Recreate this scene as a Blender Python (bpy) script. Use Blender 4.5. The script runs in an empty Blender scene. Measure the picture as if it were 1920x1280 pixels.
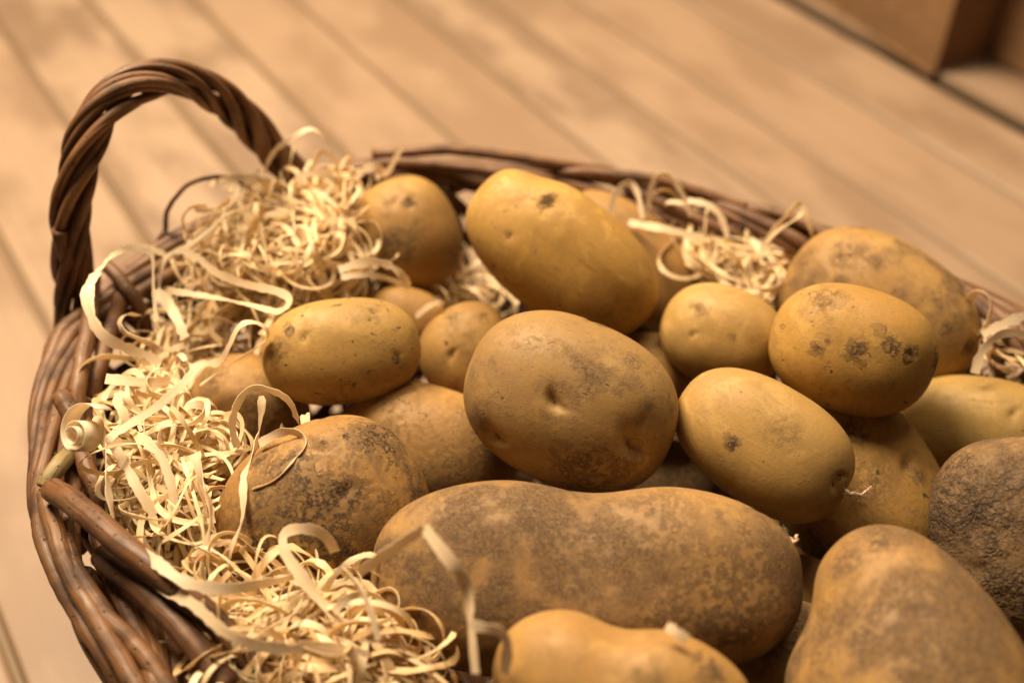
import bpy, math, random
import numpy as np
from mathutils import Vector, Matrix

# ------------------------------------------------------------------ camera, world, lamps, exposure
SC = bpy.context.scene
COL = SC.collection
F_PX = 2100.0                                   # focal length in photo pixels (1920 wide)
TH = math.atan(1975 / F_PX)                     # downward pitch, from the vanishing point of the boards
CAM = np.array([0, 0, 0.58])
RT = np.array([1.0, 0, 0]); UP = np.array([0, math.sin(TH), math.cos(TH)]); FW = np.array([0, math.cos(TH), -math.sin(TH)])

cd = bpy.data.cameras.new('camera'); cam = bpy.data.objects.new('camera', cd); COL.objects.link(cam)
cam.location = CAM; cam.rotation_euler = (math.pi / 2 - TH, 0, 0)
cd.sensor_width = 36; cd.lens = 36 * F_PX / 1920; cd.clip_start = 0.01; cd.clip_end = 50
cd.dof.use_dof = True; cd.dof.focus_distance = 0.478; cd.dof.aperture_fstop = 3.5; cd.dof.aperture_blades = 7
SC.camera = cam

w = bpy.data.worlds.new('World'); SC.world = w; w.use_nodes = True
bg = w.node_tree.nodes['Background']; bg.inputs[0].default_value = (1.0, 0.72, 0.46, 1); bg.inputs[1].default_value = 0.03

def lamp(name, loc, target, size, power, col):
    l = bpy.data.lights.new(name, 'AREA'); l.shape = 'DISK'; l.size = size; l.energy = power; l.color = col
    o = bpy.data.objects.new(name, l); COL.objects.link(o); o.location = loc
    o.rotation_euler = (Vector(target) - Vector(loc)).to_track_quat('-Z', 'Y').to_euler()
lamp('ceiling_lamp', (-0.52, 0.95, 1.38), (0.0, 0.5, 0.1), 0.62, 43, (1.0, 0.79, 0.54))
lamp('room_fill', (0.30, 1.25, 2.1), (0.1, 0.6, 0.1), 1.2, 27, (1.0, 0.79, 0.54))  # unseen fill light, added to lift the shaded sides

SC.view_settings.view_transform = 'Standard'; SC.view_settings.look = 'None'
SC.view_settings.exposure = 0.28; SC.view_settings.gamma = 1.0; SC.view_settings.use_curve_mapping = False
SC.cycles.use_denoising = True
SC.cycles.max_bounces = 6

# ------------------------------------------------------------------ helpers
def ray(u, v): return FW + RT * (u - 960) / F_PX - UP * (v - 640) / F_PX
def at(u, v, z):                                # the point of height z seen at photo pixel u, v
    r = ray(u, v); return CAM + r * ((z - CAM[2]) / r[2])

def tag(o, label=None, cat=None, group=None, kind=None):
    for k, v in (('label', label), ('category', cat), ('group', group), ('kind', kind)):
        if v: o[k] = v
    return o

def catmull(P, n, closed=False):
    P = np.asarray(P, float); m = len(P)
    if closed: Q = np.vstack([P[-1], P, P[0], P[1]]); segs = m
    else: Q = np.vstack([2 * P[0] - P[1], P, 2 * P[-1] - P[-2]]); segs = m - 1
    T = np.linspace(0, segs, 40 * segs + 1)
    out = []
    for t in T:
        i = min(int(t), segs - 1); f = t - i
        a, b, c, d = Q[i:i + 4]
        out.append(0.5 * (2 * b + (c - a) * f + (2 * a - 5 * b + 4 * c - d) * f * f + (3 * b - a - 3 * c + d) * f ** 3))
    out = np.array(out)
    s = np.r_[0, np.cumsum(np.linalg.norm(np.diff(out, axis=0), axis=1))]
    tt = np.linspace(0, s[-1], n + 1 if closed else n)
    R = np.stack([np.interp(tt, s, out[:, k]) for k in range(out.shape[1])], 1)
    return R[:-1] if closed else R

def frames(P, up=(0, 0, 1)):
    T = np.gradient(P, axis=0); T /= np.linalg.norm(T, axis=1)[:, None] + 1e-12
    n = np.cross(T[0], np.array(up, float))
    if np.linalg.norm(n) < 1e-3: n = np.cross(T[0], [1, 0, 0.3])
    N = [n / np.linalg.norm(n)]
    for i in range(1, len(P)):
        v = N[-1] - T[i] * np.dot(N[-1], T[i]); N.append(v / (np.linalg.norm(v) + 1e-12))
    N = np.array(N); return T, N, np.cross(T, N)

class MB:
    def __init__(s): s.v = []; s.f = []; s.uv = []; s.c = []; s.n = 0
    def add(s, V, F, UV, tint):
        s.v.append(np.asarray(V, float)); s.f += [tuple(i + s.n for i in f) for f in F]
        s.uv.append(np.asarray(UV, float)); s.c.append(np.full(len(V), tint)); s.n += len(V)
    def tube(s, P, r, sides=10, tint=0.5, caps=True, oval=1.0, rng=None):
        P = np.asarray(P, float); n = len(P); r = np.broadcast_to(np.asarray(r, float), (n,)).copy()
        T, N, B = frames(P); a = np.linspace(0, 2 * np.pi, sides, endpoint=False)
        L = np.r_[0, np.cumsum(np.linalg.norm(np.diff(P, axis=0), axis=1))]
        V = (P[:, None] + r[:, None, None] * (np.cos(a)[None, :, None] * N[:, None] + oval * np.sin(a)[None, :, None] * B[:, None])).reshape(-1, 3)
        UV = np.stack([np.repeat(L, sides), np.tile(a / (2 * np.pi) * 0.03, n)], 1)
        F = [(i * sides + j, i * sides + (j + 1) % sides, (i + 1) * sides + (j + 1) % sides, (i + 1) * sides + j) for i in range(n - 1) for j in range(sides)]
        if caps: F += [tuple(range(sides))[::-1], tuple((n - 1) * sides + j for j in range(sides))]
        s.add(V, F, UV, tint)
    def ribbon(s, P, width, thick, twist=0.0, tint=0.5, roll0=0.0, N0=None, cup=0.0, Wx=None, rng=None):
        P = np.asarray(P, float); n = len(P)
        T, N, B = frames(P, (-0.15, -0.30, 0.94) if N0 is None else N0)
        if np.ndim(twist) == 0: ang = roll0 + twist * np.linspace(0, 1, n)
        else: ang = roll0 + np.interp(np.linspace(0, 1, n), np.linspace(0, 1, len(twist)), twist)
        W = np.cos(ang)[:, None] * N + np.sin(ang)[:, None] * B
        if Wx is not None: W = Wx - T * (Wx * T).sum(1)[:, None]; W /= np.linalg.norm(W, axis=1)[:, None] + 1e-9
        D = np.cross(T, W)
        wd = np.broadcast_to(np.asarray(width, float), (n,)) / 2
        if rng is not None: wd = wd * (1 + 0.13 * np.array([rng.gauss(0, 1) for _ in range(n)])); wd = np.maximum(wd * np.where([rng.random() < 0.03 for _ in range(n)], 0.6, 1.0), 0.00025)
        top = [(-1, .5), (-.35, .5), (.35, .5), (1, .5)]; bot = [(1, -.5), (.35, -.5), (-.35, -.5), (-1, -.5)]
        L = np.r_[0, np.cumsum(np.linalg.norm(np.diff(P, axis=0), axis=1))]
        V = []; F = []; UV = []; base = 0
        for prof in (top, [(1, .5), (1, -.5)], bot, [(-1, -.5), (-1, .5)]):           # four strips, so the edges stay crisp
            m = len(prof)
            V.append(np.stack([P + W * (wd * p[0])[:, None] + D * (thick * p[1] - cup * wd * (p[0] ** 2))[:, None] for p in prof], 1).reshape(-1, 3))
            UV.append(np.stack([np.repeat(L, m), np.tile([p[0] for p in prof], n) * np.repeat(wd, m)], 1))
            F += [(base + i * m + j, base + i * m + j + 1, base + (i + 1) * m + j + 1, base + (i + 1) * m + j) for i in range(n - 1) for j in range(m - 1)]
            base += n * m
        s.add(np.vstack(V), F, np.vstack(UV), tint)
    def build(s, name, mat, parent=None, smooth=True, origin=None):
        V = np.vstack(s.v); o0 = np.zeros(3) if origin is None else np.asarray(origin, float)
        me = bpy.data.meshes.new(name); me.from_pydata((V - o0).tolist(), [], s.f)
        ul = me.uv_layers.new(name='UVMap'); UV = np.vstack(s.uv)
        li = np.zeros(len(me.loops), dtype=np.int32); me.loops.foreach_get('vertex_index', li)
        ul.data.foreach_set('uv', UV[li].ravel())
        ca = me.attributes.new('tint', 'FLOAT', 'POINT'); ca.data.foreach_set('value', np.concatenate(s.c))
        me.polygons.foreach_set('use_smooth', [smooth] * len(me.polygons)); me.materials.append(mat); me.update()
        o = bpy.data.objects.new(name, me); COL.objects.link(o); o.location = o0
        if parent: o.parent = parent; o.location = o0 - np.array(parent.location)
        return o

class NT:                                       # thin node-tree writer
    def __init__(s, name):
        s.m = bpy.data.materials.new(name); s.m.use_nodes = True; s.t = s.m.node_tree; s.b = s.t.nodes['Principled BSDF']
    def n(s, typ, **kw):
        nd = s.t.nodes.new(typ)
        for k, v in kw.items():
            if k.startswith('i_'):
                key = k[2:]; key = int(key) if key.isdigit() else key.replace('_', ' ')
                s.put(nd.inputs[key], v)
            else: setattr(nd, k, v)
        return nd
    def put(s, sock, v):
        if isinstance(v, bpy.types.NodeSocket): s.t.links.new(v, sock)
        elif isinstance(v, bpy.types.Node): s.t.links.new(v.outputs[0], sock)
        else: sock.default_value = v
    def math(s, op, a, b=0.0, c=None):
        nd = s.n('ShaderNodeMath', operation=op); s.put(nd.inputs[0], a); s.put(nd.inputs[1], b)
        if c is not None: s.put(nd.inputs[2], c)
        return nd.outputs[0]
    def step(s, x, lo, hi, o0=0.0, o1=1.0):
        nd = s.n('ShaderNodeMapRange', interpolation_type='SMOOTHSTEP'); s.put(nd.inputs[0], x)
        for i, q in enumerate((lo, hi, o0, o1)): s.put(nd.inputs[i + 1], q)
        return nd.outputs[0]
    def mix(s, f, a, b, mode='MIX'):
        nd = s.n('ShaderNodeMix', data_type='RGBA', blend_type=mode); s.put(nd.inputs[0], f)
        for sock, q in ((nd.inputs[6], a), (nd.inputs[7], b)):
            s.put(sock, (*q, 1) if isinstance(q, tuple) and len(q) == 3 else q)
        return nd.outputs[2]
    def noise(s, vec, scale, detail=4.0, rough=0.55, dist=0.0, out=0):
        nd = s.n('ShaderNodeTexNoise'); s.put(nd.inputs['Vector'], vec); nd.inputs['Scale'].default_value = scale
        nd.inputs['Detail'].default_value = detail; nd.inputs['Roughness'].default_value = rough; nd.inputs['Distortion'].default_value = dist
        return nd.outputs[out]
    def mapv(s, vec, loc=(0, 0, 0), scale=(1, 1, 1)):
        nd = s.n('ShaderNodeMapping'); s.put(nd.inputs[0], vec); nd.inputs[1].default_value = loc; nd.inputs[3].default_value = scale
        return nd.outputs[0]
    def bump(s, h, strength, dist, normal=None):
        nd = s.n('ShaderNodeBump'); s.put(nd.inputs['Height'], h); nd.inputs['Strength'].default_value = strength; nd.inputs['Distance'].default_value = dist
        if normal is not None: s.put(nd.inputs['Normal'], normal)
        return nd.outputs[0]

# ------------------------------------------------------------------ materials
def floor_mat():
    t = NT('pine boards'); oc = t.n('ShaderNodeTexCoord').outputs['Object']
    tint = t.n('ShaderNodeAttribute', attribute_name='tint').outputs['Fac']
    shift = t.n('ShaderNodeCombineXYZ'); t.put(shift.inputs[1], t.math('MULTIPLY', tint, 37.0)); t.put(shift.inputs[2], t.math('MULTIPLY', tint, 11.0))
    ad = t.n('ShaderNodeVectorMath', operation='ADD'); t.put(ad.inputs[0], oc); t.put(ad.inputs[1], shift)
    p = ad.outputs[0]
    grain = t.noise(t.mapv(p, scale=(170, 5, 1)), 1.0, 5, 0.6, 0.6)
    fine = t.noise(t.mapv(p, scale=(900, 40, 1)), 1.0, 2, 0.5)
    blot = t.noise(t.mapv(p, scale=(14, 6.0, 1)), 1.0, 3, 0.55)
    ring = t.n('ShaderNodeTexWave', wave_type='BANDS', bands_direction='X'); t.put(ring.inputs['Vector'], t.mapv(p, scale=(1, 0.12, 1)))
    ring.inputs['Scale'].default_value = 22; ring.inputs['Distortion'].default_value = 7; ring.inputs['Detail'].default_value = 2; ring.inputs['Detail Scale'].default_value = 1.4
    c = t.mix(t.step(blot, 0.38, 0.60), (0.20, 0.13, 0.082), (0.36, 0.252, 0.170))
    c = t.mix(t.math('MULTIPLY', t.step(tint, 0, 1), 0.55), c, (0.30, 0.19, 0.115))
    c = t.mix(t.math('MULTIPLY', t.step(grain, 0.45, 0.75), 0.45), c, (0.25, 0.16, 0.10))
    c = t.mix(t.math('MULTIPLY', ring.outputs[0], 0.16), c, (0.27, 0.17, 0.10))
    c = t.mix(t.math('MULTIPLY', t.step(fine, 0.55, 0.8), 0.25), c, (0.21, 0.135, 0.08))
    vo = t.n('ShaderNodeTexVoronoi', voronoi_dimensions='2D'); t.put(vo.inputs['Vector'], t.mapv(p, scale=(9.0, 3.4, 1)))
    vo.inputs['Scale'].default_value = 1.0; vo.inputs['Randomness'].default_value = 1.0
    kn = t.math('MULTIPLY', t.step(vo.outputs['Distance'], 0.04, 0.14, 1, 0), t.math('GREATER_THAN', t.n('ShaderNodeSeparateColor', i_0=vo.outputs['Color']).outputs[0], 0.70))
    c = t.mix(t.math('MULTIPLY', kn, 0.55), c, (0.17, 0.10, 0.065))
    geo = t.n('ShaderNodeSeparateXYZ'); t.put(geo.inputs[0], oc)           # groove shade deepened by a darker brown below the board face
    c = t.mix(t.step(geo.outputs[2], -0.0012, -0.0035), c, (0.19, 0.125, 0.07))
    c = t.mix(t.step(geo.outputs[2], -0.007, -0.012), c, (0.022, 0.014, 0.008))      # shade of the open joint, put into the colour as near-black
    t.put(t.b.inputs['Base Color'], c); t.b.inputs['Roughness'].default_value = 0.55
    t.put(t.b.inputs['Normal'], t.bump(t.math('ADD', grain, fine), 0.25, 0.0006))
    return t.m

def wicker_mat(name='willow bark', dark=(0.060, 0.026, 0.011), mid=(0.150, 0.066, 0.025), pale=(0.225, 0.105, 0.040)):
    t = NT(name); uv = t.n('ShaderNodeTexCoord').outputs['UV']; oc = t.n('ShaderNodeTexCoord').outputs['Object']
    tint = t.n('ShaderNodeAttribute', attribute_name='tint').outputs['Fac']
    cz = t.n('ShaderNodeCombineXYZ'); t.put(cz.inputs[2], t.math('MULTIPLY', tint, 53.0))
    ad = t.n('ShaderNodeVectorMath', operation='ADD'); t.put(ad.inputs[0], uv); t.put(ad.inputs[1], cz); p = ad.outputs[0]
    fib = t.noise(t.mapv(p, scale=(35, 900, 1)), 1.0, 4, 0.6, 0.4)
    blot = t.noise(oc, 45, 4, 0.6)
    c = t.mix(t.step(tint, 0.0, 1.0), mid, pale)
    c = t.mix(t.step(blot, 0.42, 0.70), c, dark)
    c = t.mix(t.math('MULTIPLY', t.step(fib, 0.46, 0.66), 0.75), c, dark)
    vo = t.n('ShaderNodeTexVoronoi'); t.put(vo.inputs['Vector'], oc); vo.inputs['Scale'].default_value = 330
    sp = t.math('MULTIPLY', t.step(vo.outputs['Distance'], 0.14, 0.26, 1, 0), t.math('GREATER_THAN', t.n('ShaderNodeSeparateColor', i_0=vo.outputs['Color']).outputs[0], 0.66))
    c = t.mix(t.math('MULTIPLY', sp, 0.8), c, (0.020, 0.011, 0.006))
    gr = t.noise(oc, 21, 3, 0.6)
    c = t.mix(t.math('MULTIPLY', t.step(gr, 0.56, 0.74), 0.18), c, (0.20, 0.145, 0.10))
    t.put(t.b.inputs['Base Color'], c)
    t.put(t.b.inputs['Roughness'], t.step(blot, 0.3, 0.7, 0.42, 0.66)); t.b.inputs['Specular IOR Level'].default_value = 0.42
    t.put(t.b.inputs['Normal'], t.bump(t.math('SUBTRACT', fib, t.math('MULTIPLY', sp, 1.2)), 0.5, 0.0006))
    return t.m

def shaving_mat(name, a, b):
    t = NT(name); uv = t.n('ShaderNodeTexCoord').outputs['UV']
    tint = t.n('ShaderNodeAttribute', attribute_name='tint').outputs['Fac']
    cz = t.n('ShaderNodeCombineXYZ'); t.put(cz.inputs[2], t.math('MULTIPLY', tint, 91.0))
    ad = t.n('ShaderNodeVectorMath', operation='ADD'); t.put(ad.inputs[0], uv); t.put(ad.inputs[1], cz)
    fib = t.noise(t.mapv(ad.outputs[0], scale=(30, 2600, 1)), 1.0, 3, 0.6)
    c = t.mix(tint, a, b)
    c = t.mix(t.math('MULTIPLY', t.step(fib, 0.5, 0.72), 0.42), c, (0.60, 0.40, 0.19))
    t.put(t.b.inputs['Base Color'], c); t.b.inputs['Roughness'].default_value = 0.34; t.b.inputs['Specular IOR Level'].default_value = 0.5
    t.put(t.b.inputs['Normal'], t.bump(fib, 0.6, 0.0004))
    tr = t.n('ShaderNodeBsdfTranslucent'); t.put(tr.inputs[0], c)
    mx = t.n('ShaderNodeMixShader'); mx.inputs[0].default_value = 0.34
    out = t.t.nodes['Material Output']
    t.put(mx.inputs[1], t.b.outputs[0]); t.put(mx.inputs[2], tr.outputs[0]); t.t.links.new(mx.outputs[0], out.inputs[0])
    return t.m

def plain(name, col, rough=0.6, bumps=300):
    t = NT(name); oc = t.n('ShaderNodeTexCoord').outputs['Object']; nz = t.noise(oc, bumps, 4, 0.6)
    t.put(t.b.inputs['Base Color'], t.mix(t.step(nz, 0.3, 0.7), tuple(x * 0.78 for x in col), col)); t.b.inputs['Roughness'].default_value = rough
    t.put(t.b.inputs['Normal'], t.bump(nz, 0.2, 0.0008)); return t.m

def potato_mat(name, base, warm, dirt, seed, cover=0.5, fine=0.5, speck=0.5, spots=(), skin='smooth', film=0.25):
    """base/warm skin colours, dirt colour; cover = how much of the skin the soil film keeps; spots = [(x,y,z,r,amount)] in local metres."""
    t = NT(name); oc = t.n('ShaderNodeTexCoord').outputs['Object']
    p = t.mapv(oc, loc=(seed * 1.37, seed * 2.11, seed * 0.73))
    big = t.noise(p, 24, 6, 0.62, 0.35); mid = t.noise(p, 95, 7, 0.66); small = t.noise(p, 420, 4, 0.6); hue = t.noise(p, 17, 2, 0.5)
    c = t.mix(t.step(hue, 0.35, 0.65), tuple(x * q for x, q in zip(base, (0.80, 0.745, 0.64))), tuple(x * q for x, q in zip(warm, (0.74, 0.69, 0.59))))
    c = t.mix(t.math('MULTIPLY', t.step(mid, 0.42, 0.64), 0.42), c, tuple(x * 0.62 for x in warm))
    c = t.mix(t.math('MULTIPLY', t.step(t.noise(p, 48, 5, 0.6, 1.2), 0.50, 0.66), 0.35), c, tuple(min(1, x * 1.18) for x in base))
    flk = t.step(t.noise(p, 150, 6, 0.68, 0.5), 0.53, 0.60)
    c = t.mix(t.math('MULTIPLY', flk, 0.16 + 0.22 * fine), c, tuple(x * 0.45 for x in warm))
    sc = t.noise(t.mapv(p, scale=(0.16, 1.7, 1.3)), 330, 2, 0.5, 0.9)                       # scuffs from the soil, running along the tuber
    c = t.mix(t.math('MULTIPLY', t.step(sc, 0.64, 0.72), 0.40), c, tuple(x * 0.42 for x in warm))
    c = t.mix(t.math('MULTIPLY', t.step(sc, 0.36, 0.28), 0.22), c, tuple(min(1, x * 1.15) for x in base))
    lo = 0.68 - 0.42 * cover
    d1 = t.step(t.math('ADD', t.math('MULTIPLY', big, 0.74), t.math('MULTIPLY', mid, 0.26)), lo, lo + 0.13)        # patches of dried soil
    brk = t.step(t.math('ADD', t.math('MULTIPLY', mid, 0.5), t.math('MULTIPLY', small, 0.5)), 0.36, 0.53)
    mask = t.math('MULTIPLY', d1, t.math('MULTIPLY_ADD', brk, 0.65, 0.35))
    fm = t.math('MULTIPLY', t.step(t.math('ADD', t.math('MULTIPLY', small, 0.45), t.math('MULTIPLY', mid, 0.55)), 0.60 - 0.13 * fine, 0.67 - 0.07 * fine), 0.25 + 0.6 * fine)   # fine soil grain
    mask = t.math('MAXIMUM', mask, t.math('MULTIPLY', fm, t.step(big, 0.38, 0.62)))
    tiny = t.noise(p, 300, 3, 0.6)
    wob = t.math('MULTIPLY', t.math('SUBTRACT', t.math('ADD', t.math('MULTIPLY_ADD', mid, 1.3, big), tiny), 1.65), 3.0)
    crumb = t.step(t.math('ADD', t.math('MULTIPLY', mid, 0.45), t.math('MULTIPLY', tiny, 0.55)), 0.43, 0.54)
    scab = None
    for (x, y, z, r, amt) in spots:
        dn = t.n('ShaderNodeVectorMath', operation='DISTANCE'); t.put(dn.inputs[0], oc); dn.inputs[1].default_value = (x, y, z)
        dd = t.math('ADD', t.math('DIVIDE', dn.outputs['Value'], r), wob)
        one = t.math('MULTIPLY', t.step(dd, 0.55, 1.10, 1, 0), t.math('MULTIPLY_ADD', crumb, 0.55 * amt, 0.50 * amt))
        scab = one if scab is None else t.math('MAXIMUM', scab, one)
        mask = t.math('MAXIMUM', mask, one)
    c = t.mix(t.math('MULTIPLY', t.step(big, 0.30, 0.62), min(0.9, film + 0.10)), c, tuple((x * 0.45 + y * 0.55) for x, y in zip(warm, dirt)))
    c = t.mix(t.math('MINIMUM', t.math('MULTIPLY', mask, 0.95), 1.0), c, dirt)
    if scab is not None: c = t.mix(t.math('MULTIPLY', t.math('MINIMUM', scab, 1.0), t.math('MULTIPLY', crumb, 0.55)), c, tuple(x * 0.42 for x in dirt))
    spn = t.math('ADD', t.math('MULTIPLY', t.noise(t.mapv(p, scale=(1, 1.5, 1)), 230, 2, 0.5, 0.8), 0.8), t.math('MULTIPLY', big, 0.2))
    th_ = 0.715 - 0.075 * speck
    sp = t.step(spn, th_, th_ + 0.045)
    c = t.mix(t.math('MULTIPLY', sp, 0.9), c, tuple(x * 0.45 for x in dirt))
    v2 = t.n('ShaderNodeTexVoronoi'); t.put(v2.inputs['Vector'], p); v2.inputs['Scale'].default_value = 620
    pit = t.math('MULTIPLY', t.step(v2.outputs['Distance'], 0.10, 0.34, 1, 0), t.math('GREATER_THAN', t.n('ShaderNodeSeparateColor', i_0=v2.outputs['Color']).outputs[0], 0.6))
    c = t.mix(t.math('MULTIPLY', pit, 0.42), c, tuple(x * 0.42 for x in warm))
    dust = t.noise(p, 950, 3, 0.65)
    c = t.mix(t.math('MULTIPLY', t.step(t.math('ADD', t.math('MULTIPLY', dust, 0.6), t.math('MULTIPLY', mid, 0.4)), 0.47, 0.60), 0.30 + 0.38 * fine), c, tuple((x * 0.5 + y * 0.5) for x, y in zip(warm, dirt)))
    h = t.math('ADD', t.math('MULTIPLY', small, 0.5), t.math('MULTIPLY', mask, 0.55))
    h = t.math('SUBTRACT', h, t.math('MULTIPLY', pit, 0.12)); h = t.math('SUBTRACT', h, t.math('MULTIPLY', sp, 0.5))
    nrm = t.bump(h, 0.38, 0.0006)
    if skin == 'netted':
        ve = t.n('ShaderNodeTexVoronoi', feature='DISTANCE_TO_EDGE'); ve.inputs['Scale'].default_value = 330
        wv = t.n('ShaderNodeVectorMath', operation='MULTIPLY_ADD'); t.put(wv.inputs[0], t.noise(p, 70, 3, 0.6, 0, 1)); wv.inputs[1].default_value = (0.012,) * 3; t.put(wv.inputs[2], p)
        t.put(ve.inputs['Vector'], wv.outputs[0])
        net = t.step(ve.outputs['Distance'], 0.02, 0.22)
        zone = t.step(big, 0.40, 0.60)
        c = t.mix(t.math('MULTIPLY', t.math('SUBTRACT', 1.0, net), t.math('MULTIPLY', zone, 0.55)), c, tuple(x * 0.35 for x in dirt))
        nrm = t.bump(t.math('MULTIPLY', t.math('ADD', t.math('MULTIPLY', net, 0.45), t.math('MULTIPLY', t.noise(p, 55, 6, 0.65, 1.5), 2.4)), t.math('MULTIPLY_ADD', zone, 0.9, 0.1)), 0.65, 0.0016, nrm)
    t.put(t.b.inputs['Base Color'], c); t.put(t.b.inputs['Normal'], nrm)
    t.put(t.b.inputs['Roughness'], t.math('MULTIPLY_ADD', mask, 0.25, t.math('MULTIPLY_ADD', flk, 0.16, t.step(mid, 0.3, 0.7, 0.48, 0.66))))
    t.b.inputs['Specular IOR Level'].default_value = 0.33
    t.b.inputs['Subsurface Weight'].default_value = 0.10; t.b.inputs['Subsurface Radius'].default_value = (1.0, 0.45, 0.12); t.b.inputs['Subsurface Scale'].default_value = 0.003
    return t.m

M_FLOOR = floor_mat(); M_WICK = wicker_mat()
M_WICK_GREEN = wicker_mat('greenish willow', (0.07, 0.045, 0.015), (0.23, 0.16, 0.06), (0.30, 0.22, 0.09))
M_CUT = plain('cut willow end', (0.42, 0.24, 0.11), 0.8, 900)
M_SHAVE = shaving_mat('pale wood shaving', (0.87, 0.64, 0.36), (0.96, 0.83, 0.62))
M_WOOL = shaving_mat('wood wool', (0.88, 0.63, 0.31), (0.96, 0.82, 0.55))
M_BOX = plain('brown cardboard', (0.25, 0.135, 0.06), 0.8, 60)
M_SPROUT = plain('potato sprout', (0.72, 0.50, 0.34), 0.6, 1500)

# ------------------------------------------------------------------ floor of boards (one grooved sheet), boards run along DV
DV = np.array([-0.55432498, 0.83230032, 0]); NV = np.array([-0.83230032, -0.55432498, 0])   # NV: across the boards
GAPS = [0.35, 0.25, 0.15, 0.050, -0.054, -0.157, -0.256, -0.354, -0.449, -0.545, -0.630, -0.708, -0.812]
EDGE = -0.903                                   # the open joint, beyond it the last boards
def build_floor():
    rng = random.Random(4); mb = MB()
    prof = []                                   # (across, z, tint)
    x = 0.45; bounds = [x] + GAPS + [EDGE]
    for i in range(len(bounds) - 1):
        a, b = bounds[i], bounds[i + 1]; tn = rng.random(); dz = rng.uniform(-0.0004, 0.0004)
        h = 0.0040
        prof += [(a - h * 0.35, -0.0045, tn), (a - h, -0.0010, tn), (a - h - 0.0015, dz, tn), (b + h + 0.0015, dz, tn), (b + h, -0.0010, tn), (b + h * 0.35, -0.0045, tn)]
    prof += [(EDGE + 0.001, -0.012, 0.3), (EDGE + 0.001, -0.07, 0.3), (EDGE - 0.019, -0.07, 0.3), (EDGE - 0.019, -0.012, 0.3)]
    x = EDGE - 0.019
    for k in range(12):
        tn = rng.random(); b = x - 0.097
        prof += [(x + 0.0, -0.006, tn), (x - 0.002, 0, tn), (b + 0.004, 0, tn), (b + 0.002, -0.006, tn)]; x = b
    ys = np.linspace(-1.2, 4.5, 2)
    V = []; tints = []
    for y in ys:
        for q in prof: V.append((q[0], y, q[1]))
    n = len(prof)
    F = [(i, i + 1, n + i + 1, n + i) for i in range(n - 1)]
    mb.add(V, F, [(v[0], v[1]) for v in V], 0.5)
    mb.c = [np.array([q[2] for q in prof] * 2)]
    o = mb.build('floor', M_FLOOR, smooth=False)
    # mesh local X = across (NV), Y = along (DV); flip so the normals point up
    o.matrix_world = Matrix(((NV[0], DV[0], 0, 0), (NV[1], DV[1], 0, 0), (0, 0, 1, 0), (0, 0, 0, 1)))
    tag(o, kind='structure')
build_floor()

# ------------------------------------------------------------------ two cardboard boxes at the far edge
def box(name, corner, along, size, label):
    """corner = nearest bottom corner; along = unit vector of its front edge; three visible faces, rounded edges, top flaps and a taped seam."""
    root = bpy.data.objects.new(name, None); COL.objects.link(root); root.location = corner
    tag(root, label, 'box', 'boxes at the far edge of the floor')
    a = np.array(along, float); b = np.array([a[1], -a[0], 0]) ; b = -b if np.dot(b, -NV) < 0 else b
    L, D, Hh = size
    import bmesh
    bm = bmesh.new(); bmesh.ops.create_cube(bm, size=1.0)
    for v in bm.verts:
        p = a * ((v.co.x + 0.5) * L) + b * ((v.co.y + 0.5) * D) + np.array([0, 0, (v.co.z + 0.5) * Hh + 0.001]); v.co = p
    bmesh.ops.bevel(bm, geom=bm.edges[:], offset=0.004, segments=3, affect='EDGES'); bmesh.ops.recalc_face_normals(bm, faces=bm.faces)
    me = bpy.data.meshes.new('carton'); bm.to_mesh(me); bm.free(); me.materials.append(M_BOX)
    o = bpy.data.objects.new('carton', me); COL.objects.link(o); o.parent = root
    for k in (0, 1):                            # the two long top flaps, closed and slightly sprung
        bm = bmesh.new(); bmesh.ops.create_cube(bm, size=1.0)
        for v in bm.verts:
            w_ = (v.co.y + 0.5) * (D / 2 - 0.004)
            q = w_ if k == 0 else D - w_
            v.co = a * (0.004 + (v.co.x + 0.5) * (L - 0.008)) + b * q + np.array([0, 0, Hh + 0.003 + (v.co.z + 0.5) * 0.003 + w_ * 0.06])
        bmesh.ops.recalc_face_normals(bm, faces=bm.faces)
        me = bpy.data.meshes.new('flap'); bm.to_mesh(me); bm.free(); me.materials.append(M_BOX)
        f = bpy.data.objects.new('flap', me); COL.objects.link(f); f.parent = root
p0 = at(1746, 136, 0.0); pa = at(1536, -2, 0.0)
al = (pa - p0); al[2] = 0; al /= np.linalg.norm(al)
box('cardboard_box', p0, al, (0.42, 0.105, 0.30), 'brown cardboard box whose near corner juts over the dark floor joint')
p1 = at(1846, 110, 0.0)
box('cardboard_box', p1, -DV, (0.40, 0.25, 0.32), 'brown cardboard box at the top right, set back behind the other box')

# ------------------------------------------------------------------ the wicker basket
RIM_PX = [(100, 590), (60, 670), (40, 760), (38, 850), (40, 950), (70, 1060), (125, 1170), (200, 1290)]
rim_l = [at(u, v, 0.196)[:2] for u, v in RIM_PX]
BACK_PX = [(1930, 566), (1720, 462), (1500, 388), (1200, 312), (1000, 290), (800, 278), (640, 296), (460, 350), (280, 440)]
rim_b = [at(u, v, 0.199)[:2] for u, v in BACK_PX]
RIM_OUT = np.array(rim_l + [(-0.085, 0.13), (0.0, 0.065), (0.11, 0.03), (0.22, 0.05), (0.31, 0.12), (0.35, 0.22), (0.335, 0.32)] + rim_b)
CEN = np.array([0.04, 0.32])
rim_o = catmull(RIM_OUT, 600, True)
tng = np.roll(rim_o, -1, 0) - np.roll(rim_o, 1, 0); nin = np.stack([-tng[:, 1], tng[:, 0]], 1); nin /= np.linalg.norm(nin, axis=1)[:, None]
if np.dot(nin[0], CEN - rim_o[0]) < 0: nin = -nin
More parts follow.
